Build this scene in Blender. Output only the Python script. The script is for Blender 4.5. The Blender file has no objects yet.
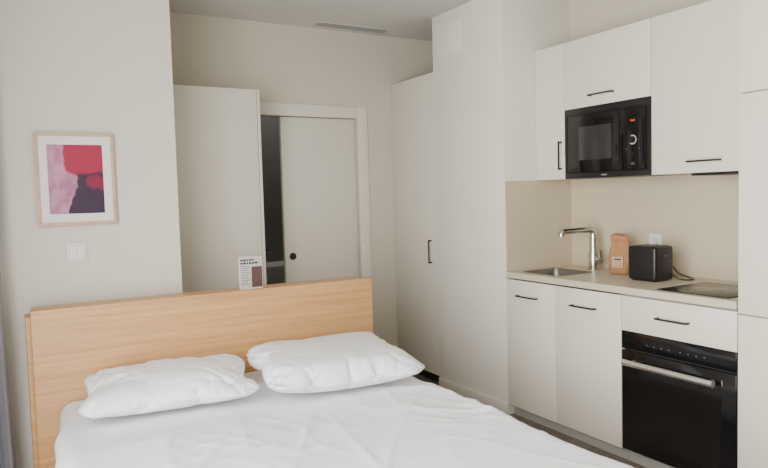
import bpy, bmesh, math, random
from mathutils import Vector, Matrix, noise
random.seed(4)
scene=bpy.context.scene
COL=scene.collection
W={}   # world location of every object
R_=math.radians

# ---------------------------------------------------------------- materials
def new_mat(name):
    m=bpy.data.materials.new(name); m.use_nodes=True
    nt=m.node_tree; b=nt.nodes['Principled BSDF']; return m,nt,b
def paint(name,col,rough=.5,bump=.02,scale=60,var=.02,metal=0,spec=.5):
    m,nt,b=new_mat(name)
    tc=nt.nodes.new('ShaderNodeTexCoord'); n=nt.nodes.new('ShaderNodeTexNoise')
    n.inputs['Scale'].default_value=scale; n.inputs['Detail'].default_value=4
    nt.links.new(tc.outputs['Object'],n.inputs['Vector'])
    r=nt.nodes.new('ShaderNodeMapRange')
    r.inputs[3].default_value=1-var; r.inputs[4].default_value=1+var
    nt.links.new(n.outputs[0],r.inputs[0])
    v=nt.nodes.new('ShaderNodeVectorMath'); v.operation='SCALE'; v.inputs[0].default_value=col
    nt.links.new(r.outputs[0],v.inputs['Scale']); nt.links.new(v.outputs[0],b.inputs['Base Color'])
    b.inputs['Roughness'].default_value=rough; b.inputs['Metallic'].default_value=metal
    b.inputs['Specular IOR Level'].default_value=spec
    if bump:
        bp=nt.nodes.new('ShaderNodeBump'); bp.inputs['Strength'].default_value=bump; bp.inputs['Distance'].default_value=.01
        nt.links.new(n.outputs[0],bp.inputs['Height']); nt.links.new(bp.outputs[0],b.inputs['Normal'])
    return m
def wood(name,c1,c2,scale=(1,12,12),rough=.45):
    m,nt,b=new_mat(name)
    tc=nt.nodes.new('ShaderNodeTexCoord'); mp=nt.nodes.new('ShaderNodeMapping'); mp.inputs['Scale'].default_value=scale
    n=nt.nodes.new('ShaderNodeTexNoise'); n.inputs['Scale'].default_value=2.2; n.inputs['Detail'].default_value=8; n.inputs['Distortion'].default_value=.6
    n2=nt.nodes.new('ShaderNodeTexNoise'); n2.inputs['Scale'].default_value=14; n2.inputs['Detail'].default_value=4
    nt.links.new(tc.outputs['Object'],mp.inputs[0]); nt.links.new(mp.outputs[0],n.inputs['Vector']); nt.links.new(mp.outputs[0],n2.inputs['Vector'])
    mx=nt.nodes.new('ShaderNodeMath'); mx.operation='MULTIPLY_ADD'; mx.inputs[1].default_value=.35
    nt.links.new(n2.outputs[0],mx.inputs[0]); 
    m2=nt.nodes.new('ShaderNodeMath'); m2.operation='MULTIPLY'; m2.inputs[1].default_value=.65
    nt.links.new(n.outputs[0],m2.inputs[0]); nt.links.new(m2.outputs[0],mx.inputs[2])
    cr=nt.nodes.new('ShaderNodeValToRGB'); cr.color_ramp.elements[0].position=.36; cr.color_ramp.elements[0].color=(*c1,1)
    cr.color_ramp.elements[1].position=.62; cr.color_ramp.elements[1].color=(*c2,1)
    nt.links.new(mx.outputs[0],cr.inputs[0]); nt.links.new(cr.outputs[0],b.inputs['Base Color'])
    b.inputs['Roughness'].default_value=rough
    return m
def glass_black(name,col=(.006,.006,.007),rough=.1):
    return paint(name,col,rough,0,5,.1)
def emit(name,col,s):
    m,nt,b=new_mat(name); b.inputs['Base Color'].default_value=(*col,1)
    b.inputs['Emission Color'].default_value=(*col,1); b.inputs['Emission Strength'].default_value=s; return m

M={}
M['wall']=paint('wall_paint',(.68,.65,.585),.9,.05,90,.015)
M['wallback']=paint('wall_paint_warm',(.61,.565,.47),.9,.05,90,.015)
M['ceil']=paint('ceiling_paint',(.61,.60,.56),.95,.03,60,.01)
M['column']=paint('column_paint',(.81,.78,.70),.85,.05,90,.01)
M['cab']=paint('cabinet_laminate',(.77,.73,.63),.45,.01,200,.008)
M['cabshade']=paint('cabinet_carcass',(.62,.60,.55),.6,.01,100,.01)
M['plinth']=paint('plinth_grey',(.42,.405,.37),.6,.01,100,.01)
M['ward']=paint('wardrobe_laminate',(.71,.67,.58),.5,.01,200,.008)
M['top']=paint('worktop_stone',(.62,.55,.42),.4,.01,260,.05)
M['splash']=paint('splashback_stone',(.60,.52,.375),.45,.01,200,.03)
M['black']=paint('black_metal',(.012,.012,.012),.4,.01,80,.1)
M['blackplastic']=paint('black_plastic',(.009,.009,.010),.35,.01,80,.1)
M['glass']=glass_black('black_glass')
M['glass2']=glass_black('oven_glass_window',(.010,.009,.008),.12)
M['glass3']=glass_black('microwave_glass_window',(.03,.03,.03),.2)
M['hob']=glass_black('hob_glass',(.022,.021,.022),.15)
M['steel']=paint('brushed_steel',(.92,.91,.89),.35,.02,120,.05,1)
M['sinksteel']=paint('sink_steel',(.24,.235,.22),.35,.02,120,.05,1)
M['chrome']=paint('chrome',(.60,.59,.58),.15,0,20,.02,1)
M['white']=paint('white_plastic',(.84,.83,.80),.35,0,20,.01)
M['trim']=paint('white_trim',(.74,.705,.62),.5,.01,60,.01)
M['ventframe']=paint('vent_frame_paint',(.58,.57,.54),.6,.01,60,.01)
M['linen']=paint('white_linen',(.93,.935,.965),.9,.10,700,.01,0,.2)
M['sheet']=paint('white_sheet',(.93,.935,.965),.9,.10,700,.01,0,.2)
M['oak']=wood('oak_veneer',(.53,.275,.105),(.66,.385,.165),(.7,9,26))
M['oakv']=wood('oak_edge',(.55,.30,.125),(.66,.40,.185),(1,9,9))
M['frame']=wood('picture_frame_wood',(.50,.34,.24),(.62,.45,.34),(6,6,6))
M['curtain']=paint('grey_curtain_fabric',(.30,.295,.33),.95,.1,300,.05)
M['paper']=paint('paper',(.80,.79,.76),.7,0,30,.01)
M['cardpaper']=paint('card_paper',(.52,.51,.49),.7,0,30,.01)
M['ink']=paint('ink',(.03,.03,.03),.7,0,30,.01)
M['inkgrey']=paint('grey_ink',(.22,.22,.22),.7,0,30,.01)
M['inkdark']=paint('faint_ink',(.06,.06,.06),.5,0,30,.01)
M['photo']=paint('printed_photo_ink',(.09,.05,.045),.6,0,60,.6)
M['kraft']=paint('kraft_paper',(.40,.20,.085),.7,.5,22,.25)
M['clabel']=paint('tan_label',(.56,.38,.23),.6,0,30,.05)
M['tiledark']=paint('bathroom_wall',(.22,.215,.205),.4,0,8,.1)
M['ceramic']=paint('ceramic',(.85,.85,.85),.15,0,8,.01)
M['red']=emit('display_red',(1,.14,.03),.35)
M['ventdark']=paint('vent_shadow',(.05,.05,.05),.8,0,8,.01)
M['louvre']=paint('louvre_grey',(.40,.40,.39),.6,0,8,.01)
M['darkgrey']=paint('dark_grey_plastic',(.05,.05,.05),.4,0,8,.01)
M['midgrey']=paint('grey_gap_shade',(.45,.43,.39),.6,0,8,.01)

# floor
m,nt,b=new_mat('floor_planks'); M['floor']=m
tc=nt.nodes.new('ShaderNodeTexCoord'); br=nt.nodes.new('ShaderNodeTexBrick')
br.inputs['Scale'].default_value=1; br.inputs['Brick Width'].default_value=1.1; br.inputs['Row Height'].default_value=.14
br.inputs['Mortar Size'].default_value=.0015; br.inputs['Color1'].default_value=(.20,.165,.14,1); br.inputs['Color2'].default_value=(.25,.21,.18,1); br.inputs['Mortar'].default_value=(.08,.06,.05,1)
nt.links.new(tc.outputs['Object'],br.inputs['Vector'])
mp=nt.nodes.new('ShaderNodeMapping'); mp.inputs['Scale'].default_value=(2,22,1); n=nt.nodes.new('ShaderNodeTexNoise'); n.inputs['Scale'].default_value=2;n.inputs['Detail'].default_value=7
nt.links.new(tc.outputs['Object'],mp.inputs[0]); nt.links.new(mp.outputs[0],n.inputs['Vector'])
mr=nt.nodes.new('ShaderNodeMapRange'); mr.inputs[3].default_value=.7; mr.inputs[4].default_value=1.3; nt.links.new(n.outputs[0],mr.inputs[0])
v=nt.nodes.new('ShaderNodeVectorMath'); v.operation='SCALE'; nt.links.new(br.outputs[0],v.inputs[0]); nt.links.new(mr.outputs[0],v.inputs['Scale']); nt.links.new(v.outputs[0],b.inputs['Base Color'])
b.inputs['Roughness'].default_value=.45

# abstract print
m,nt,b=new_mat('abstract_print'); M['print']=m
tc=nt.nodes.new('ShaderNodeTexCoord'); n=nt.nodes.new('ShaderNodeTexNoise'); n.inputs['Scale'].default_value=4; n.inputs['Detail'].default_value=6
nt.links.new(tc.outputs['Generated'],n.inputs['Vector'])
sub=nt.nodes.new('ShaderNodeVectorMath'); sub.operation='SUBTRACT'; sub.inputs[1].default_value=(.5,.5,.5); nt.links.new(n.outputs['Color'],sub.inputs[0])
sc=nt.nodes.new('ShaderNodeVectorMath'); sc.operation='SCALE'; sc.inputs['Scale'].default_value=.30; nt.links.new(sub.outputs[0],sc.inputs[0])
ad=nt.nodes.new('ShaderNodeVectorMath'); ad.operation='ADD'; nt.links.new(tc.outputs['Generated'],ad.inputs[0]); nt.links.new(sc.outputs[0],ad.inputs[1])
sp=nt.nodes.new('ShaderNodeSeparateXYZ'); nt.links.new(ad.outputs[0],sp.inputs[0])
def math_(op,a,bv):
    q=nt.nodes.new('ShaderNodeMath'); q.operation=op
    for i,z in enumerate((a,bv)):
        if isinstance(z,(int,float)): q.inputs[i].default_value=z
        else: nt.links.new(z,q.inputs[i])
    return q.outputs[0]
def ramp(src,lo,hi):
    q=nt.nodes.new('ShaderNodeMapRange'); q.inputs[1].default_value=lo; q.inputs[2].default_value=hi; nt.links.new(src,q.inputs[0]); return q.outputs[0]
def mixc(f,a,bv):
    q=nt.nodes.new('ShaderNodeMix'); q.data_type='RGBA'; nt.links.new(f,q.inputs[0])
    for i,z in ((6,a),(7,bv)):
        if isinstance(z,tuple): q.inputs[i].default_value=(*z,1)
        else: nt.links.new(z,q.inputs[i])
    return q.outputs[2]
pinkvar=mixc(ramp(n.outputs[0],.4,.6),(.38,.14,.25),(.54,.27,.40))
f1=ramp(math_('ADD',math_('MULTIPLY',sp.outputs[0],.55),math_('MULTIPLY',sp.outputs[2],.75)),.66,.70)
c1=mixc(f1,pinkvar,(.36,.012,.06))
crim=mixc(ramp(sp.outputs[0],.28,.32),pinkvar,c1)
f2=math_('MULTIPLY',ramp(math_('ADD',sp.outputs[0],math_('MULTIPLY',sp.outputs[2],-.35)),.34,.37),ramp(sp.outputs[2],.62,.56))
c2=mixc(f2,crim,(.035,.016,.045))
f3=math_('MULTIPLY',ramp(sp.outputs[0],.66,.70),math_('MULTIPLY',ramp(sp.outputs[2],.36,.40),ramp(sp.outputs[2],.56,.52)))
c3=mixc(f3,c2,(.22,.01,.045))
nt.links.new(c3,b.inputs['Base Color']); b.inputs['Roughness'].default_value=.35

# ---------------------------------------------------------------- helpers
def finish(ob,parent=None,label=None,category=None,kind=None,group=None):
    COL.objects.link(ob) if ob.name not in COL.objects else None
    if parent is not None:
        w=Vector(ob.location); ob.parent=parent; ob.location=w-W[parent.name]; W[ob.name]=w
    else: W[ob.name]=Vector(ob.location)
    if label: ob['label']=label
    if category: ob['category']=category
    if kind: ob['kind']=kind
    if group: ob['group']=group
    return ob
def thing(name,loc,label,category,group=None):
    e=bpy.data.objects.new(name,None); e.empty_display_size=.1; e.location=loc
    return finish(e,None,label,category,None,group)
def bm_box(bm,x0,x1,y0,y1,z0,z1,bev=0,seg=2):
    r=bmesh.ops.create_cube(bm,size=1); vs=r['verts']
    for v in vs:
        v.co=Vector(((x0+x1)/2+v.co.x*(x1-x0),(y0+y1)/2+v.co.y*(y1-y0),(z0+z1)/2+v.co.z*(z1-z0)))
    if bev:
        es=list({e for v in vs for e in v.link_edges})
        bmesh.ops.bevel(bm,geom=es,offset=bev,segments=seg,affect='EDGES',profile=.5)
def bm_cyl(bm,p0,p1,r0,r1=None,seg=24):
    if r1 is None:r1=r0
    p0=Vector(p0);p1=Vector(p1);d=p1-p0
    mat=Matrix.Translation((p0+p1)/2)@d.to_track_quat('Z','Y').to_matrix().to_4x4()
    bmesh.ops.create_cone(bm,cap_ends=True,segments=seg,radius1=r0,radius2=r1,depth=d.length,matrix=mat)
def from_bm(name,bm,mat,parent=None,smooth=False,origin=None,**kw):
    bmesh.ops.recalc_face_normals(bm,faces=bm.faces)
    xs=[v.co for v in bm.verts]
    if origin is None:
        mn=[min(c[i] for c in xs) for i in range(3)];mx=[max(c[i] for c in xs) for i in range(3)]
        origin=Vector(((mn[0]+mx[0])/2,(mn[1]+mx[1])/2,mn[2]))
    origin=Vector(origin)
    for v in bm.verts: v.co-=origin
    me=bpy.data.meshes.new(name); bm.to_mesh(me); bm.free()
    mats=mat if isinstance(mat,(list,tuple)) else [mat]
    for mm in mats: me.materials.append(mm)
    if smooth:
        for p in me.polygons: p.use_smooth=True
        try: me.set_sharp_from_angle(angle=math.radians(40 if smooth is True else smooth))
        except Exception: pass
    ob=bpy.data.objects.new(name,me); ob.location=origin
    return finish(ob,parent,**kw)
def box(name,x0,x1,y0,y1,z0,z1,mat,bev=0,parent=None,**kw):
    bm=bmesh.new(); bm_box(bm,x0,x1,y0,y1,z0,z1,bev)
    return from_bm(name,bm,mat,parent,smooth=bev>0,**kw)
def boxes(name,L,mat,bev=0,parent=None,**kw):
    bm=bmesh.new()
    for l in L: bm_box(bm,*l,bev=bev)
    return from_bm(name,bm,mat,parent,smooth=bev>0,**kw)
def tube_bm(bm,pts,r,seg=14):
    pts=[Vector(p) for p in pts]; rings=[]
    up=Vector((0,0,1))
    prev=None
    for i,p in enumerate(pts):
        t=(pts[min(i+1,len(pts)-1)]-pts[max(i-1,0)]).normalized()
        if prev is None:
            a=t.cross(up); a=a.normalized() if a.length>1e-3 else Vector((1,0,0))
        else:
            a=prev-t*prev.dot(t); a.normalize()
        prev=a; bb=t.cross(a)
        rr=r[i] if isinstance(r,(list,tuple)) else r
        rings.append([bm.verts.new(p+(a*math.cos(k*2*math.pi/seg)+bb*math.sin(k*2*math.pi/seg))*rr) for k in range(seg)])
    for i in range(len(rings)-1):
        for k in range(seg):
            bm.faces.new((rings[i][k],rings[i][(k+1)%seg],rings[i+1][(k+1)%seg],rings[i+1][k]))
    bm.faces.new(rings[0]); bm.faces.new(rings[-1])
def handle(parent,x,y,z,length,axis,mat=None):
    """bow handle standing 28 mm proud of a front at plane x (facing -x)"""
    bm=bmesh.new(); h=length/2; t=.0045
    if axis=='y':
        bm_box(bm,x-.030,x-.022,y-h,y+h,z-t,z+t,.002)
        for s in (-1,1): bm_box(bm,x-.024,x,y+s*(h-.006)-.005,y+s*(h-.006)+.005,z-t,z+t,.001)
    else:
        bm_box(bm,x-.030,x-.022,y-t,y+t,z-h,z+h,.002)
        for s in (-1,1): bm_box(bm,x-.024,x,y-t,y+t,z+s*(h-.006)-.005,z+s*(h-.006)+.005,.001)
    return from_bm('handle',bm,mat or M['black'],parent,smooth=True,label='slim black metal bow handle')
def ridge(x,y,z=0): 
    return 1-abs(noise.noise(Vector((x,y,z))))*2
def sstep(a,b,x):
    t=max(0,min(1,(x-a)/(b-a))); return t*t*(3-2*t)

# ---------------------------------------------------------------- pillows first (cloth settled on temporary colliders)
HX0,HX1,HY,HZ=.080,1.803,3.25,.92
ZB=.512
def cloth_pillow(cx,cy,cz,L,D,rotz,tilt,roll,press,shrink,seed,frames=48,nx=84,ny=58):
    bm=bmesh.new(); top=[];bot=[]
    for j in range(ny+1):
        v=-1+2*j/ny; a=[];b2=[]
        for i in range(nx+1):
            u=-1+2*i/nx
            e=max(0,(1-u**4)*(1-v**4))**.5
            cc=1-.15*(abs(u)**5)*(abs(v)**5)
            x=u*L/2*(1-.02*(1-v*v))*cc; y=v*D/2*(1-.02*(1-u*u))*cc
            z=.03*e+.02*noise.noise(Vector((u*2.5,v*2.5,seed)))*e
            va=bm.verts.new((x,y,z)); a.append(va)
            b2.append(va if i in (0,nx) or j in (0,ny) else bm.verts.new((x,y,-.02*e)))
        top.append(a);bot.append(b2)
    for j in range(ny):
        for i in range(nx):
            bm.faces.new((top[j][i],top[j][i+1],top[j+1][i+1],top[j+1][i]))
            bm.faces.new((bot[j+1][i],bot[j+1][i+1],bot[j][i+1],bot[j][i]))
    Mx=Matrix.Translation((cx,cy,cz))@Matrix.Rotation(rotz,4,'Z')@Matrix.Rotation(tilt,4,'X')@Matrix.Rotation(roll,4,'Y')
    bmesh.ops.transform(bm,matrix=Mx,verts=bm.verts)
    bmesh.ops.recalc_face_normals(bm,faces=bm.faces)
    me=bpy.data.meshes.new('pillow'); bm.to_mesh(me); bm.free()
    ob=bpy.data.objects.new('pillow',me); COL.objects.link(ob)
    cm=ob.modifiers.new('Cloth','CLOTH'); s=cm.settings
    s.quality=6; s.mass=.0012; s.air_damping=2
    s.tension_stiffness=12; s.compression_stiffness=5; s.shear_stiffness=3; s.bending_stiffness=.003
    s.tension_damping=2; s.compression_damping=2; s.shear_damping=2; s.bending_damping=.1
    s.use_pressure=True; s.uniform_pressure_force=press; s.shrink_min=shrink; s.shrink_max=shrink
    cm.collision_settings.distance_min=.004; cm.collision_settings.collision_quality=3
    cm.point_cache.frame_start=1; cm.point_cache.frame_end=frames
    for f in range(1,frames+1):
        scene.frame_set(f)
    ev=ob.evaluated_get(bpy.context.evaluated_depsgraph_get()); me2=bpy.data.meshes.new_from_object(ev)
    bpy.data.objects.remove(ob); scene.frame_set(1)
    return me2
def collider(name,args):
    bm=bmesh.new(); bm_box(bm,*args); me=bpy.data.meshes.new(name); bm.to_mesh(me); bm.free()
    o=bpy.data.objects.new(name,me); COL.objects.link(o); o.modifiers.new('c','COLLISION'); o.collision.thickness_outer=.004; o.collision.cloth_friction=15
    return o
tmp=[collider('tmp_bed',(-.3,2.3,1.0,3.6,.2,ZB)),collider('tmp_head',(-.3,2.3,HY-.006,HY+.4,.2,1.4))]
pil=[]
for k,args in enumerate(((.595,2.955,.60,.73,.56,R_(-9),R_(9),R_(0),3,-.12,2.0),(1.30,2.83,.62,.80,.74,R_(-7),R_(6),R_(3),3,-.11,7.3))):
    me2=cloth_pillow(*args)
    me2.materials.clear(); me2.materials.append(M['linen'])
    for p_ in me2.polygons: p_.use_smooth=True
    if k==0:
        c_=bpy.data.objects.new('tmp_pillow',me2.copy()); COL.objects.link(c_); c_.modifiers.new('c','COLLISION'); c_.collision.thickness_outer=.004; c_.collision.cloth_friction=20; tmp.append(c_)
    me2.update()
    nrm=[v.normal.copy() for v in me2.vertices]
    sd=3.7*k; rz=args[5]
    for v,nn in zip(me2.vertices,nrm):
        x=(v.co.x-args[0])*math.cos(rz)+(v.co.y-args[1])*math.sin(rz); y=-(v.co.x-args[0])*math.sin(rz)+(v.co.y-args[1])*math.cos(rz)
        wx=x+.05*noise.noise(Vector((x*5,y*5,sd))); wy=y+.05*noise.noise(Vector((x*5,y*5,sd+9)))
        mk=max(0,min(1,.6+1.6*noise.noise(Vector((x*3+sd,y*3,5)))))
        d_=0
        for a,sx_,sv,am,pw in ((.9,2.0,6.5,.020,4),(-.7,2.2,7.5,.018,4),(.1,3,11,.010,4)):
            u=wx*math.cos(a)+wy*math.sin(a); w_=-wx*math.sin(a)+wy*math.cos(a)
            d_-=am*mk*max(0,ridge(u*sx_+sd+a,w_*sv,sd+a*3))**pw
        d_+=.024*noise.noise(Vector((x*5+sd,y*5,3)))
        if nn.z>-.2: v.co+=nn*d_*min(1,(nn.z+.2)*1.5)
        z=(v.co.z-ZB)*.56; 
        if z<.0: z=0
        if z>.15: z=.15+(z-.15)*.4
        v.co.z=ZB+z
        v.co.y=min(v.co.y,HY-.003)
    co=[tuple(v.co) for v in me2.vertices]
    xs=[c[0] for c in co];ys=[c[1] for c in co];zs=[c[2] for c in co]
    o=Vector(((min(xs)+max(xs))/2,(min(ys)+max(ys))/2,min(zs)))
    me2.transform(Matrix.Translation(-o))
    pil.append((me2,o))
for o in tmp: bpy.data.objects.remove(o)
labs=('soft white pillow lying flat against the headboard','plump white pillow overlapping its neighbour on the bed')
for (me2,o),lab in zip(pil,labs):
    ob=bpy.data.objects.new('pillow',me2); ob.location=o
    finish(ob,None,lab,'pillow',None,'white pillows against the headboard')
    sm=ob.modifiers.new('Subdivision','SUBSURF'); sm.levels=1; sm.render_levels=1

# ---------------------------------------------------------------- dimensions
XF=2.651; YA=1.611; YO=2.211; YB=2.662; YC=3.079; YD=3.811; YE=4.394
XU=2.915; YM=2.234; YN=2.834; XW=3.218; ZC=2.614; YP=3.45; XC=.784
ZU=1.455; ZT=2.257

# ---------------------------------------------------------------- room shell
S=dict(kind='structure')
box('floor',-.75,3.35,-1.45,5.75,-.08,0,M['floor'],**S)
box('ceiling',-.75,3.35,-1.45,5.75,ZC,ZC+.1,M['ceil'],**S)
box('wall_right',XW,XW+.1,-1.4,5.7,0,ZC,M['wallback'],**S)
box('wall_front',-.65,XW,-1.4,-1.3,0,ZC,M['plinth'],**S)  # unseen wall behind the camera, coloured dark to cut bounced light
WY0,WY1,WZ0,WZ1=-.8,2.05,.05,2.3
boxes('wall_left',[(-.65,-.55,-1.3,WY0,0,ZC),(-.65,-.55,WY1,YP,0,ZC),(-.65,-.55,WY0,WY1,WZ1,ZC),(-.65,-.55,WY0,WY1,0,WZ0)],M['wall'],**S)
box('wall_headboard',-.65,XC,YP,YE+.12,0,ZC,M['wall'],**S)
DX0,DX1,DZ=1.50,2.345,1.975
boxes('wall_back',[(XC,DX0,YE,YE+.12,0,ZC),(DX1,XW,YE,YE+.12,0,ZC),(DX0,DX1,YE,YE+.12,DZ,ZC)],M['wallback'],**S)
box('wall_column',XF,XW,YC,YD,0,ZC,M['column'],.003,**S)
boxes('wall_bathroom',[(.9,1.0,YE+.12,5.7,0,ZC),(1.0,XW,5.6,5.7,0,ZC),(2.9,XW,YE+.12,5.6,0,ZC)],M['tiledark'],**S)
box('baseboard_column',XF-.012,XF,YC+.002,YD-.002,0,.075,M['trim'],.002,**S)
box('baseboard_headboard',-.55,XC,YP-.012,YP,0,.075,M['trim'],.002,**S)
fr=.06
L=[(-.64,-.58,WY0,WY1,WZ0,WZ0+fr),(-.64,-.58,WY0,WY1,WZ1-fr,WZ1)]
for y in (WY0,WY0+(WY1-WY0)/3-fr/2,WY0+2*(WY1-WY0)/3-fr/2,WY1-fr): L.append((-.64,-.58,y,y+fr,WZ0,WZ1))
boxes('window_1',L,M['trim'],.004,**S)
fw=.085
boxes('trim_1',[(DX0-fw,DX0,YE-.014,YE,0,DZ+fw),(DX1,DX1+fw,YE-.014,YE,0,DZ+fw),(DX0,DX1,YE-.014,YE,DZ,DZ+fw)],M['trim'],.002,**S)
d=box('door_1',1.748,DX1-.002,YE+.035,YE+.072,.01,DZ-.004,M['ward'],.002,**S)
bm=bmesh.new(); bm_cyl(bm,(1.805,YE+.036,.965),(1.805,YE+.030,.965),.026); from_bm('handle',bm,M['black'],d,smooth=True,label='round black recessed finger pull')
box('strike_plate',DX1+.02,DX1+.036,YE-.017,YE-.0135,.96,1.03,M['white'],.001,label='small pale strike plate on the door frame',category='strike plate')
box('trim_2',XW-.008,XW,YA,YC,.9,ZU,M['splash'],**S)
box('trim_3',XF+.004,XW-.008,YC-.008,YC,.9,ZU,M['splash'],**S)

# ---------------------------------------------------------------- ceiling vent
v=thing('ceiling_vent',(2.265,4.265,ZC-.012),'slim slotted air grille set in the white ceiling','vent')
vx0,vx1,vy0,vy1=1.97,2.55,4.21,4.33
boxes('frame',[(vx0,vx1,vy0,vy0+.010,ZC-.006,ZC),(vx0,vx1,vy1-.010,vy1,ZC-.006,ZC),(vx0,vx0+.010,vy0+.010,vy1-.010,ZC-.006,ZC),(vx1-.010,vx1,vy0+.010,vy1-.010,ZC-.006,ZC)],M['ventframe'],.001,v)
box('shade_backing',vx0+.010,vx1-.010,vy0+.010,vy1-.010,ZC-.003,ZC-.0005,M['ventdark'],0,v,label='dark sheet painted as shade behind the louvres')  # shade between the louvres, painted as a dark sheet
for i in range(5): box('louvre',vx0+.010,vx1-.010,vy0+.022+i*.018,vy0+.030+i*.018,ZC-.006,ZC-.004,M['louvre'],0,v)
a=thing('access_panel',(XF-.004,3.61,2.31),'flush white square access panel on the column','access panel')
box('panel',XF-.004,XF-.0005,3.485,3.735,2.32,2.535,M['column'],.001,a)
boxes('frame',[(XF-.006,XF-.0005,3.475,3.483,2.31,2.545),(XF-.006,XF-.0005,3.737,3.745,2.31,2.545),(XF-.006,XF-.0005,3.483,3.737,2.31,2.318),(XF-.006,XF-.0005,3.483,3.737,2.537,2.545)],M['column'],0,a)

# ---------------------------------------------------------------- wardrobes
w=thing('wardrobe',(1.18,4.2,0),'tall plain off-white wardrobe beside the doorway, without handle','wardrobe')
boxes('body',[(.905,1.424,4.022,YE-.002,.0,2.08),(1.425,1.443,4.0,YE-.002,0,2.08)],M['ward'],.001,w)
box('door',.905,1.4215,4.0,4.02,.06,2.078,M['ward'],.0015,w)
w=thing('wardrobe',(2.93,4.1,0),'tall off-white wardrobe with black handle between column and wall','wardrobe')
box('body',XF+.03,XW-.005,YD+.003,YE-.003,.075,2.243,M['ward'],.001,w)
box('plinth',XF+.06,XW-.02,YD+.003,YE-.003,0,.074,M['black'],0,w,label='dark recessed plinth')
dd=box('door',XF+.004,XF+.027,YD+.004,YE-.004,.078,2.243,M['ward'],.002,w)
handle(dd,XF+.004,3.885,.975,.17,'z')

# ---------------------------------------------------------------- kitchen base units
g=.002
def carcass(name,x0,x1,y0,y1,z0,z1,parent,t=.016):
    L=[(x0,x1,y0,y0+t,z0,z1),(x0,x1,y1-t,y1,z0,z1),(x0,x1,y0+t,y1-t,z0,z0+t),(x1-t,x1,y0+t,y1-t,z0+t,z1)]
    return boxes(name,L,M['cabshade'],0,parent)
c=thing('base_cabinet',(2.92,2.645,0),'off-white two-door sink base cabinet with slim black handles','cabinet')
carcass('body',XF+.022,XW-.012,YO+.001,YC-.002,.07,.858,c)
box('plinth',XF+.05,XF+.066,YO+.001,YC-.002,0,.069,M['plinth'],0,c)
d1=box('door',XF,XF+.02,YB+g,YC-.004,.072,.856,M['cab'],.0015,c)
d2=box('door',XF,XF+.02,YO+g,YB-g,.072,.856,M['cab'],.0015,c)
handle(d1,XF,2.885,.765,.17,'y'); handle(d2,XF,2.452,.765,.17,'y')
c=thing('oven_cabinet',(2.92,1.91,0),'off-white oven housing cabinet with one drawer on top','cabinet')
boxes('body',[(3.16,XW-.012,YA+.001,YO-.001,.07,.858),(XF+.022,3.16,YA+.001,YO-.001,.70,.858)],M['cabshade'],0,c)
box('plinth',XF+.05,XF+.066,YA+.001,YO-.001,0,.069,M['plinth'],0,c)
dr=box('drawer',XF,XF+.02,YA+g,YO-g,.682,.856,M['cab'],.0015,c)
handle(dr,XF,1.915,.772,.17,'y')
# oven
o=thing('oven',(2.9,1.91,.075),'black glass built-in oven with long steel bar handle','oven')
box('body',XF+.024,3.15,YA+.002,YO-.002,.075,.678,M['darkgrey'],0,o,label='dark metal oven casing')
box('control_panel',XF-.001,XF+.022,YA+.003,YO-.003,.592,.679,M['glass'],.002,o)
od=box('oven_door',XF-.001,XF+.022,YA+.003,YO-.003,.078,.583,M['glass'],.002,o)
box('window',XF-.0022,XF-.0008,YA+.07,YO-.07,.14,.47,M['glass2'],0,od,label='dark tinted oven window')
bm=bmesh.new(); tube_bm(bm,[(XF-.045,1.69,.534),(XF-.045,2.165,.534)],.0150)
for y in (1.72,2.135): bm_cyl(bm,(XF-.045,y,.534),(XF-.001,y,.534),.008)
from_bm('handle',bm,M['steel'],od,smooth=True,label='brushed steel bar handle')
for y in (1.76,1.80,1.84,1.88,1.94,1.98,2.02,2.06): box('touch_symbol',XF-.0018,XF-.0008,y-.003,y+.003,.627,.631,M['inkgrey'],0,o,label='small grey touch symbol')

# tall unit
c=thing('tall_cabinet',(2.92,1.3,0),'full-height off-white cabinet with three stacked doors','cabinet')
box('body',XF+.022,XW-.004,1.0,YA-.002,.07,ZT,M['cab'],.001,c)
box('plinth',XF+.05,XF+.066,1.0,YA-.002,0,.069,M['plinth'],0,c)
for z0,z1 in ((.072,.845),(.851,1.763),(1.769,ZT)):
    box('door',XF,XF+.02,1.003,YA-.003,z0,z1,M['cab'],.0015,c)

# ---------------------------------------------------------------- worktop, sink, tap, hob
SX0,SX1,SY0,SY1=2.715,3.0,2.70,3.01
boxes('worktop',[(XF-.006,SX0,YA+.002,YC-.009,.866,.9),(SX1,XW-.009,YA+.002,YC-.009,.866,.9),(SX0,SX1,YA+.002,SY0,.866,.9),(SX0,SX1,SY1,YC-.009,.866,.9)],M['top'],0,label='continuous beige stone-look worktop over the base cabinets',category='worktop')
def rrect(x0,x1,y0,y1,r,z,n=6):
    P=[]
    for cx,cy,a0 in ((x1-r,y1-r,0),(x0+r,y1-r,90),(x0+r,y0+r,180),(x1-r,y0+r,270)):
        for i in range(n+1):
            a=math.radians(a0+90*i/n); P.append((cx+r*math.cos(a),cy+r*math.sin(a),z))
    return P
def loft(bm,loops,cap_end=True,cap_start=False):
    R=[[bm.verts.new(p) for p in l] for l in loops]
    for i in range(len(R)-1):
        n=len(R[i])
        for k in range(n): bm.faces.new((R[i][k],R[i][(k+1)%n],R[i+1][(k+1)%n],R[i+1][k]))
    if cap_end: bm.faces.new(R[-1])
    if cap_start: bm.faces.new(R[0])
s=thing('sink',(2.86,2.855,.9),'small stainless steel sink bowl set in the worktop','sink')
bm=bmesh.new()
e=.008
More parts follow.
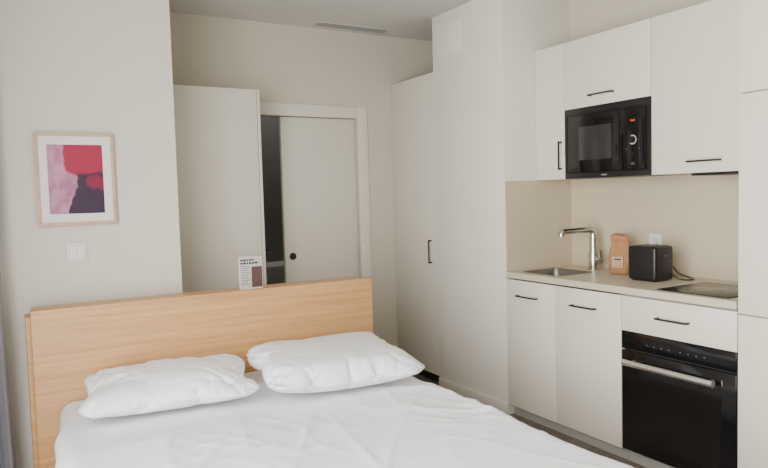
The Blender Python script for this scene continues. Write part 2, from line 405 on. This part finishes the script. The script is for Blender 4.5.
loft(bm,[rrect(SX0-e,SX1+e,SY0-e,SY1+e,.05,.9005),rrect(SX0-e,SX1+e,SY0-e,SY1+e,.05,.902),rrect(SX0+.004,SX1-.004,SY0+.004,SY1-.004,.045,.902),rrect(SX0+.006,SX1-.006,SY0+.006,SY1-.006,.045,.897),rrect(SX0+.012,SX1-.012,SY0+.012,SY1-.012,.05,.77),rrect(SX0+.04,SX1-.04,SY0+.04,SY1-.04,.05,.74)])
from_bm('bowl',bm,M['sinksteel'],s,smooth=True)
bm=bmesh.new(); bm_cyl(bm,(2.86,2.855,.7402),(2.86,2.855,.744),.035); from_bm('drain',bm,M['chrome'],s,smooth=True)
t=thing('faucet',(3.10,2.79,.9),'chunky chrome mixer tap with straight spout beside the sink','tap')
bm=bmesh.new(); bm_cyl(bm,(3.10,2.79,.9),(3.10,2.79,.908),.034); bm_cyl(bm,(3.10,2.79,.905),(3.10,2.79,1.01),.030,.029); bm_cyl(bm,(3.10,2.79,1.01),(3.10,2.79,1.12),.0235)
from_bm('body',bm,M['chrome'],t,smooth=True)
bm=bmesh.new()
ux,uy=-.965,.263; rad=.026; pts=[(3.10,2.79,1.095),(3.10,2.79,1.120)]
for i in range(1,7):
    a=math.pi/2*i/6; h_=rad*(1-math.cos(a)); pts.append((3.10+ux*h_,2.79+uy*h_,1.120+rad*math.sin(a)))
for q,zz in ((.10,1.144),(.19,1.141)): pts.append((3.10+ux*q,2.79+uy*q,zz))
for i in range(1,6):
    a=math.pi/2*i/5*.9; pts.append((3.10+ux*(.20+.018*math.sin(a)),2.79+uy*(.20+.018*math.sin(a)),1.140-.018*(1-math.cos(a))))
l_=pts[-1]; pts.append((l_[0]+ux*.001,l_[1]+uy*.001,l_[2]-.014))
tube_bm(bm,pts,.0185); from_bm('spout',bm,M['chrome'],t,smooth=True)
bm=bmesh.new(); bm_cyl(bm,(3.10,2.79,.96),(3.10,2.73,.963),.022,.020); tube_bm(bm,[(3.10,2.733,.965),(3.09,2.722,.995),(3.08,2.712,1.03)],[.010,.009,.008]); from_bm('lever',bm,M['chrome'],t,smooth=True)

h=thing('hob',(2.88,1.855,.9),'black glass ceramic hob flush on the worktop','hob')
box('glass_plate',2.685,3.07,1.675,2.03,.9002,.905,M['hob'],.0015,h)
for x in (2.79,2.965):
    bm=bmesh.new()
    n=48; R=[];r=.075 if x<2.9 else .06
    for rr in (r,r-.002): R.append([bm.verts.new((x+rr*math.cos(i*2*math.pi/n),1.855+rr*math.sin(i*2*math.pi/n),.9054)) for i in range(n)])
    for i in range(n): bm.faces.new((R[0][i],R[0][(i+1)%n],R[1][(i+1)%n],R[1][i]))
    from_bm('cooking_zone',bm,M['inkdark'],h,label='faint grey printed cooking ring')

# ---------------------------------------------------------------- upper cabinets
def wallcab(y0,y1,z0,z1,lab):
    c=thing('wall_cabinet',((XU+XW)/2,(y0+y1)/2,z0),lab,'cabinet')
    box('body',XU+.021,XW-.009 if z0<1.5 else XW-.001,y0+.0005,y1-.0005,z0,z1,M['cab'],.0005,c)
    d=box('door',XU,XU+.019,y0+g,y1-g,z0,z1,M['cab'],.0015,c)
    return c,d
c,d=wallcab(YN,YC-.001,ZU+.001,ZT,'narrow off-white wall cabinet with vertical black handle'); handle(d,XU,2.862,1.597,.17,'z')
c,d=wallcab(YM,YN,1.863,ZT,'off-white wall cabinet above the built-in microwave'); handle(d,XU,2.552,1.922,.17,'y')
c,d=wallcab(YA+.003,YM,ZU+.001,ZT,'wide off-white wall cabinet above the hob'); handle(d,XU,1.934,1.512,.17,'y')
h=thing('extractor_hood',(3.05,1.86,ZU-.012),'slim dark extractor hood under the wall cabinet','extractor hood')
box('body',XU+.04,XW-.02,YA+.03,YM-.2,ZU-.012,ZU,M['black'],.002,h)

# microwave
m_=thing('microwave',(3.05,(YM+YN)/2,ZU),'black built-in microwave oven with round knob','microwave')
box('body',XU+.02,XW-.012,YM+.004,YN-.004,ZU,1.86,M['blackplastic'],0,m_)
boxes('surround',[(XU-.003,XU+.019,YM+.002,YN-.002,1.822,1.861),(XU-.003,XU+.019,YM+.002,YN-.002,ZU,1.487),(XU-.003,XU+.019,YN-.028,YN-.002,1.487,1.822),(XU-.003,XU+.019,YM+.002,YM+.028,1.487,1.822)],M['blackplastic'],.0015,m_)
md=box('microwave_door',XU-.006,XU+.014,2.43,YN-.03,1.49,1.82,M['glass'],.002,m_)
box('window',XU-.0075,XU-.0058,2.485,2.72,1.56,1.75,M['glass3'],.0005,md,label='grey tinted door window')
box('logo_mark',XU-.0036,XU-.0029,2.52,2.56,1.467,1.474,M['inkgrey'],0,m_,label='tiny pale maker mark')
cp=box('control_panel',XU-.006,XU+.014,YM+.03,2.427,1.49,1.82,M['glass'],.002,m_)
bm=bmesh.new(); bm_cyl(bm,(XU-.022,2.345,1.648),(XU-.006,2.345,1.648),.018,.020)
from_bm('knob',bm,M['blackplastic'],cp,smooth=True)
bm=bmesh.new(); n=40;R=[]
for rr in (.021,.0245): R.append([bm.verts.new((XU-.0067,2.345+rr*math.cos(i*2*math.pi/n),1.648+rr*math.sin(i*2*math.pi/n))) for i in range(n)])
for i in range(n): bm.faces.new((R[0][i],R[0][(i+1)%n],R[1][(i+1)%n],R[1][i]))
from_bm('knob_ring',bm,M['white'],cp,label='pale ring around the knob')
def text_mesh(name,txt,size,loc,rot,mat,parent,label=None,bold=0):
    cu=bpy.data.curves.new(name,'FONT'); cu.body=txt; cu.size=size; cu.align_x='CENTER'; cu.offset=bold
    ob=bpy.data.objects.new(name,cu); COL.objects.link(ob)
    bpy.context.view_layer.update()
    me=bpy.data.meshes.new_from_object(ob); bpy.data.objects.remove(ob)
    me.transform(rot.to_4x4())
    me.materials.clear(); me.materials.append(mat)
    o2=bpy.data.objects.new(name,me); o2.location=loc
    return finish(o2,parent,label=label)
RX=Matrix(((0,0,-1),(-1,0,0),(0,1,0)))
text_mesh('display_digits','12:00',.015,(XU-.0068,2.345,1.745),RX,M['red'],cp,'dim orange clock digits',.0001)
for y,z in ((2.385,1.60),(2.345,1.575),(2.305,1.60)): box('panel_mark',XU-.0068,XU-.0058,y-.004,y+.004,z-.001,z+.001,M['inkgrey'],0,cp)
box('button',XU-.0068,XU-.0058,2.345-.013,2.345+.013,1.515,1.528,M['darkgrey'],.0003,cp)

# ---------------------------------------------------------------- worktop items
bx,by=3.035,2.535
b_=thing('coffee_bag',(bx,by,.9),'crumpled brown kraft coffee bag with pale label beside the toaster','coffee bag')
bm=bmesh.new(); loops=[]
for i,(z,wd,dp,sh) in enumerate(((0,.046,.030,0),(.006,.055,.037,0),(.03,.060,.041,0),(.07,.061,.041,.001),(.10,.060,.037,-.001),(.13,.056,.030,.002),(.155,.054,.020,-.003),(.172,.049,.012,.002),(.185,.052,.009,-.003),(.20,.050,.008,-.010),(.212,.052,.009,-.013),(.222,.050,.008,-.006),(.230,.044,.005,.001))):
    L=[]
    for k in range(36):
        a=2*math.pi*k/36; cx=abs(math.cos(a))**.5*math.copysign(1,math.cos(a)); sy=abs(math.sin(a))**.7*math.copysign(1,math.sin(a))
        nn=noise.noise(Vector((cx*4,sy*3,z*40)))*.009*(1 if 0<z<.2 else .4)
        L.append((bx+sh+sy*(dp+nn),by+cx*(wd+nn*.7),.9+z+(.006*math.sin(cx*3) if z>.2 else 0)))
    loops.append(L)
loft(bm,loops,True,True)
RZ=Matrix.Translation((bx,by,0))@Matrix.Rotation(math.radians(22),4,'Z')@Matrix.Translation((-bx,-by,0))
bmesh.ops.transform(bm,matrix=RZ,verts=bm.verts)
from_bm('bag',bm,M['kraft'],b_,smooth=60)
bm=bmesh.new(); bm_box(bm,bx-.0475,bx-.0455,by-.030,by+.030,.945,1.005); bmesh.ops.transform(bm,matrix=RZ,verts=bm.verts); lb=from_bm('printed_label',bm,M['clabel'],b_)
bm=bmesh.new()
bm_box(bm,bx-.0483,bx-.0474,by-.02,by+.02,.986,.994)
for i in range(3): bm_box(bm,bx-.0483,bx-.0474,by-.022,by+.022-.008*(i%2),.975-i*.011,.977-i*.011)
bmesh.ops.transform(bm,matrix=RZ,verts=bm.verts); from_bm('label_text',bm,M['ink'],lb,label='dark printed lines')

t=thing('toaster',(2.955,2.27,.9),'compact black two-slot toaster on the worktop','toaster')
bm=bmesh.new(); bm_box(bm,2.88,3.03,2.185,2.358,.904,1.084,.015,4)
from_bm('body',bm,M['blackplastic'],t,smooth=True)
box('base',2.896,3.014,2.203,2.342,.9,.9055,M['black'],0,t)
box('top_rim',2.900,3.010,2.205,2.338,1.0835,1.0865,M['darkgrey'],.001,t,label='raised dark grey rim round the slots')
for x in (2.915,2.972): box('slot',x,x+.02,2.215,2.328,1.0862,1.0872,M['black'],0,t,label='black bread slot')
box('lever',2.942,2.968,2.172,2.187,1.03,1.042,M['darkgrey'],.003,t)
bm=bmesh.new(); tube_bm(bm,[(3.025,2.198,.935),(3.04,2.17,.908),(3.055,2.14,.904),(3.08,2.12,.904),(3.11,2.125,.904),(3.13,2.15,.904),(3.15,2.2,.91),(3.17,2.26,.92),(3.19,2.34,.98),(3.198,2.42,1.07)],.0035,8); from_bm('cord',bm,M['black'],t,smooth=True)
def plate_x(name,y,z,lab,cat,w_=.082):
    p=thing(name,(XW-.008,y,z-w_/2),lab,cat)
    box('cover_plate',XW-.017,XW-.0085,y-w_/2,y+w_/2,z-w_/2,z+w_/2,M['white'],.002,p)
    bm=bmesh.new(); bm_cyl(bm,(XW-.0185,y,z),(XW-.016,y,z),.021); from_bm('socket_well',bm,M['trim'],p,smooth=True,label='round recessed socket well')
    return p
plate_x('power_socket',2.43,1.085,'white wall socket on the splashback above the toaster','socket')
p=thing('light_switch',(.298,YP-.009,1.11),'white double light switch on the wall below the picture','switch')
box('cover_plate',.254,.342,YP-.012,YP-.0005,1.110,1.200,M['white'],.003,p)
box('shade_inlay',.263,.333,YP-.0135,YP-.0115,1.119,1.191,M['midgrey'],.0005,p,label='grey inlay painted as the shadow gap round the rockers')  # shadow round the rockers put in as grey colour
box('rocker',.265,.2975,YP-.016,YP-.013,1.121,1.189,M['white'],.001,p); box('rocker',.2985,.331,YP-.016,YP-.013,1.121,1.189,M['white'],.001,p)

# ---------------------------------------------------------------- picture
px0,px1,pz0,pz1=.138,.482,1.287,1.724
p=thing('framed_picture',((px0+px1)/2,YP-.02,pz0),'abstract pink, crimson and dark purple print in pale wood frame','picture')
f=.014
boxes('frame',[(px0,px1,YP-.026,YP-.001,pz0,pz0+f),(px0,px1,YP-.026,YP-.001,pz1-f,pz1),(px0,px0+f,YP-.026,YP-.001,pz0+f,pz1-f),(px1-f,px1,YP-.026,YP-.001,pz0+f,pz1-f)],M['frame'],.001,p)
box('mat_board',px0+f,px1-f,YP-.014,YP-.002,pz0+f,pz1-f,M['paper'],0,p,label='white mat board')
box('print',px0+.052,px1-.052,YP-.0155,YP-.0138,pz0+.055,pz1-.055,M['print'],0,p,label='abstract painting in pink, crimson and dark purple')

# ---------------------------------------------------------------- bed
bed=thing('bed',(.95,2.25,0),'double bed with tall oak veneer headboard','bed')
boxes('headboard',[(HX0,HX1,HY,HY+.03,.0,HZ),(HX0-.02,HX0+.005,HY+.031,HY+.15,0,HZ-.03),(HX1-.03,HX1-.005,HY+.031,HY+.15,0,HZ-.03)],M['oak'],.002,bed)
box('headboard_ledge',HX0+.006,HX1-.031,HY+.031,HY+.15,HZ-.03,HZ-.002,M['oakv'],.001,bed)
BX0,BX1,BY0=.215,1.70,1.27
box('base',BX0+.03,BX1-.03,BY0+.03,HY-.002,.12,.27,M['white'],.01,bed)
for x in (BX0+.1,BX1-.1):
    for y in (BY0+.1,HY-.15):
        bm=bmesh.new(); bm_cyl(bm,(x,y,0),(x,y,.121),.025,.03); from_bm('leg',bm,M['oakv'],bed,smooth=True)
bm=bmesh.new(); bm_box(bm,BX0+.01,BX1-.01,BY0+.01,HY-.004,.271,.470,.04,4)
from_bm('mattress',bm,M['sheet'],bed,smooth=True)

def wr(x,y):
    h=.007*noise.noise(Vector((x*1.4+3,y*1.2,1)))
    wx=x+.05*noise.noise(Vector((x*2.5,y*2.5,8))); wy=y+.05*noise.noise(Vector((x*2.5,y*2.5,18)))
    mask=max(0,min(1,.65+1.4*noise.noise(Vector((x*1.7+5,y*1.5,12)))))
    mask2=max(0,min(1,.5+1.6*noise.noise(Vector((x*2.2+15,y*2.0,22)))))
    for a,sx_,sv,z_,am,pw,mk in ((.75,1.0,3.2,4,.010,6,mask),(-.35,.9,3.6,7,.010,6,mask),(1.35,1.1,3.4,17,.008,6,mask),(.2,2.2,8,27,.0045,4,mask2),(-1.0,2.2,7,37,.0045,4,mask2),(.55,3,12,47,.003,3,mask)):
        u=wx*math.cos(a)+wy*math.sin(a); v=-wx*math.sin(a)+wy*math.cos(a)
        h+=am*mk*max(0,ridge(u*sx_+z_,v*sv,z_))**pw
    return h*(1-.75*sstep(2.45,2.65,y))
bm=bmesh.new(); NX,NY=240,260; hw=.775; rc=.055; drop=.26; cx=.955
flat=hw-rc; arc=rc*math.pi/2; half=flat+arc+drop
grid=[]
yl=(HY-.02)-(BY0-.03)
for j in range(NY+1):
    t_=j/NY; sy=t_*(yl-rc+arc+drop)
    if sy<yl-rc: y=HY-.02-sy; dz=0
    elif sy<yl-rc+arc:
        a=(sy-(yl-rc))/rc; y=HY-.02-(yl-rc)-rc*math.sin(a); dz=-rc*(1-math.cos(a))
    else: y=BY0-.03; dz=-rc-(sy-(yl-rc)-arc)
    row=[]
    for i in range(NX+1):
        s_=-half+2*half*i/NX; sg=1 if s_>=0 else -1; q=abs(s_)
        if q<flat: x=q; d2=0; side=0
        elif q<flat+arc: a=(q-flat)/rc; x=flat+rc*math.sin(a); d2=-rc*(1-math.cos(a)); side=a/(math.pi/2)
        else:
            x=hw; d2=-rc-(q-flat-arc); side=1
        ext=.016*math.sin(y*9+sg*2+2*noise.noise(Vector((y*2,sg,3))))*min(1,-d2/.1)+ .03*noise.noise(Vector((y*4.5,sg*5,1)))*side
        if sg<0: ext+=.055*sstep(3.18,2.8,y)*sstep(.2,.78,x)
        xx=cx+sg*(x+ext)
        top=max(0,1+(d2+dz)/.05)
        z=.494+min(d2,0)+dz
        z=max(z,.20)
        z+=wr(xx,y)*(.5+.5*min(1,top)) 
        row.append(bm.verts.new((xx,y,z)))
    grid.append(row)
for j in range(NY):
    for i in range(NX): bm.faces.new((grid[j][i],grid[j][i+1],grid[j+1][i+1],grid[j+1][i]))
from_bm('bedspread',bm,M['sheet'],None,smooth=170,label='white cotton bedspread draped over the mattress',category='bedspread',origin=(cx,2.2,.47))

# ---------------------------------------------------------------- info card on headboard
sx0,sx1,sz0,sz1,sy=1.045,1.175,HZ-.0015,HZ+.168,HY+.06
s=thing('info_card',((sx0+sx1)/2,sy,HZ),'pale printed information card standing on the headboard ledge','sign')
box('card',sx0,sx1,sy,sy+.004,sz0,sz1,M['cardpaper'],.0005,s)
bm=bmesh.new()
for z,x1 in ((sz1-.014,.075),(sz1-.030,.095)):
    xx=sx0+.010; kk=0
    while xx<sx0+.010+x1:
        wl=(.010,.016,.008,.013)[kk%4]; bm_box(bm,xx,xx+wl,sy-.001,sy,z-.010,z); xx+=wl+.004; kk+=1
from_bm('heading_text',bm,M['ink'],s,label='bold black printed heading')
bm=bmesh.new()
for i in range(10): bm_box(bm,sx0+.01,sx0+.060-.006*(i%3),sy-.001,sy,sz1-.054-i*.0105,sz1-.0495-i*.0105)
from_bm('body_text',bm,M['inkgrey'],s,label='small grey printed text lines')
box('printed_photo',sx0+.068,sx1-.004,sy-.001,sy,sz0+.006,sz1-.055,M['photo'],0,s,label='dark reddish printed photograph')
box('base',sx0+.01,sx1-.01,sy-.012,sy+.03,sz0-.0003,sz0+.003,M['white'],0,s)

# ---------------------------------------------------------------- curtain
c=thing('curtain',(-.28,3.3,.02),'grey full-length curtain gathered beside the window wall','curtain')
bm=bmesh.new(); n=120; R=[]
for z in (.02,.6,1.2,1.8,2.4,2.52):
    xr=-.52; xl=.495+.02*max(0,1-z)
    R.append([bm.verts.new((xr+xl*i/n,3.31+.045*math.sin(i/n*2*math.pi*7)*(1-.1*z)+.01*math.sin(i*.9+z),z)) for i in range(n+1)])
for j in range(len(R)-1):
    for i in range(n): bm.faces.new((R[j][i],R[j][i+1],R[j+1][i+1],R[j+1][i]))
from_bm('fabric',bm,M['curtain'],c,smooth=True)
bm=bmesh.new(); bm_cyl(bm,(-.54,3.31,2.535),(.0,3.31,2.535),.012); from_bm('curtain_rail',bm,M['white'],c,smooth=True)

# ---------------------------------------------------------------- bathroom basin
b_=thing('washbasin',(2.0,5.4,.66),'white wall-hung washbasin in the dim bathroom','washbasin')
bm=bmesh.new()
loft(bm,[rrect(1.80,2.2,5.25,5.598,.06,.66),rrect(1.72,2.28,5.15,5.598,.05,.82),rrect(1.74,2.26,5.17,5.58,.05,.82),rrect(1.80,2.2,5.22,5.5,.06,.74)],True,True)
from_bm('bowl',bm,M['ceramic'],b_,smooth=True)
bm=bmesh.new(); tube_bm(bm,[(2.0,5.54,.82),(2.0,5.54,.92),(2.0,5.50,.94),(2.0,5.43,.93)],.012); from_bm('tap',bm,M['chrome'],b_,smooth=True)

# ---------------------------------------------------------------- light
def area(name,loc,rot,sx,sy,p,col):
    l=bpy.data.lights.new(name,'AREA'); l.shape='RECTANGLE'; l.size=sx; l.size_y=sy; l.energy=p; l.color=col
    o=bpy.data.objects.new(name,l); o.location=loc; o.rotation_euler=rot; COL.objects.link(o); return o
area('window_daylight',(-.70,(WY0+WY1)/2,1.2),(0,R_(-80),0),2.1,2.75,215,(1,.99,.965))
area('bathroom_fill',(2.1,5.1,2.5),(0,0,0),.3,.3,3,(1,.96,.9))  # added fill light so the bathroom gap isn't black; no known lamp there
wd=bpy.data.worlds.new('World'); scene.world=wd; wd.use_nodes=True
wd.node_tree.nodes['Background'].inputs[0].default_value=(.85,.92,1,1); wd.node_tree.nodes['Background'].inputs[1].default_value=1.0

# ---------------------------------------------------------------- camera
a=R_(30.201);tt=R_(3.346);r=R_(1.586)
F=Vector((math.sin(a)*math.cos(tt),math.cos(a)*math.cos(tt),-math.sin(tt)));Rv=Vector((math.cos(a),-math.sin(a),0));U=Rv.cross(F)
R2=Rv*math.cos(r)-U*math.sin(r);U2=U*math.cos(r)+Rv*math.sin(r)
cam=bpy.data.cameras.new('camera'); cam.sensor_width=36; cam.lens=36*652.574/768; cam.clip_start=.02
co=bpy.data.objects.new('camera',cam); COL.objects.link(co)
mw=Matrix((R2,U2,-F)).transposed().to_4x4(); mw.translation=Vector((0,0,1.386)); co.matrix_world=mw
scene.camera=co
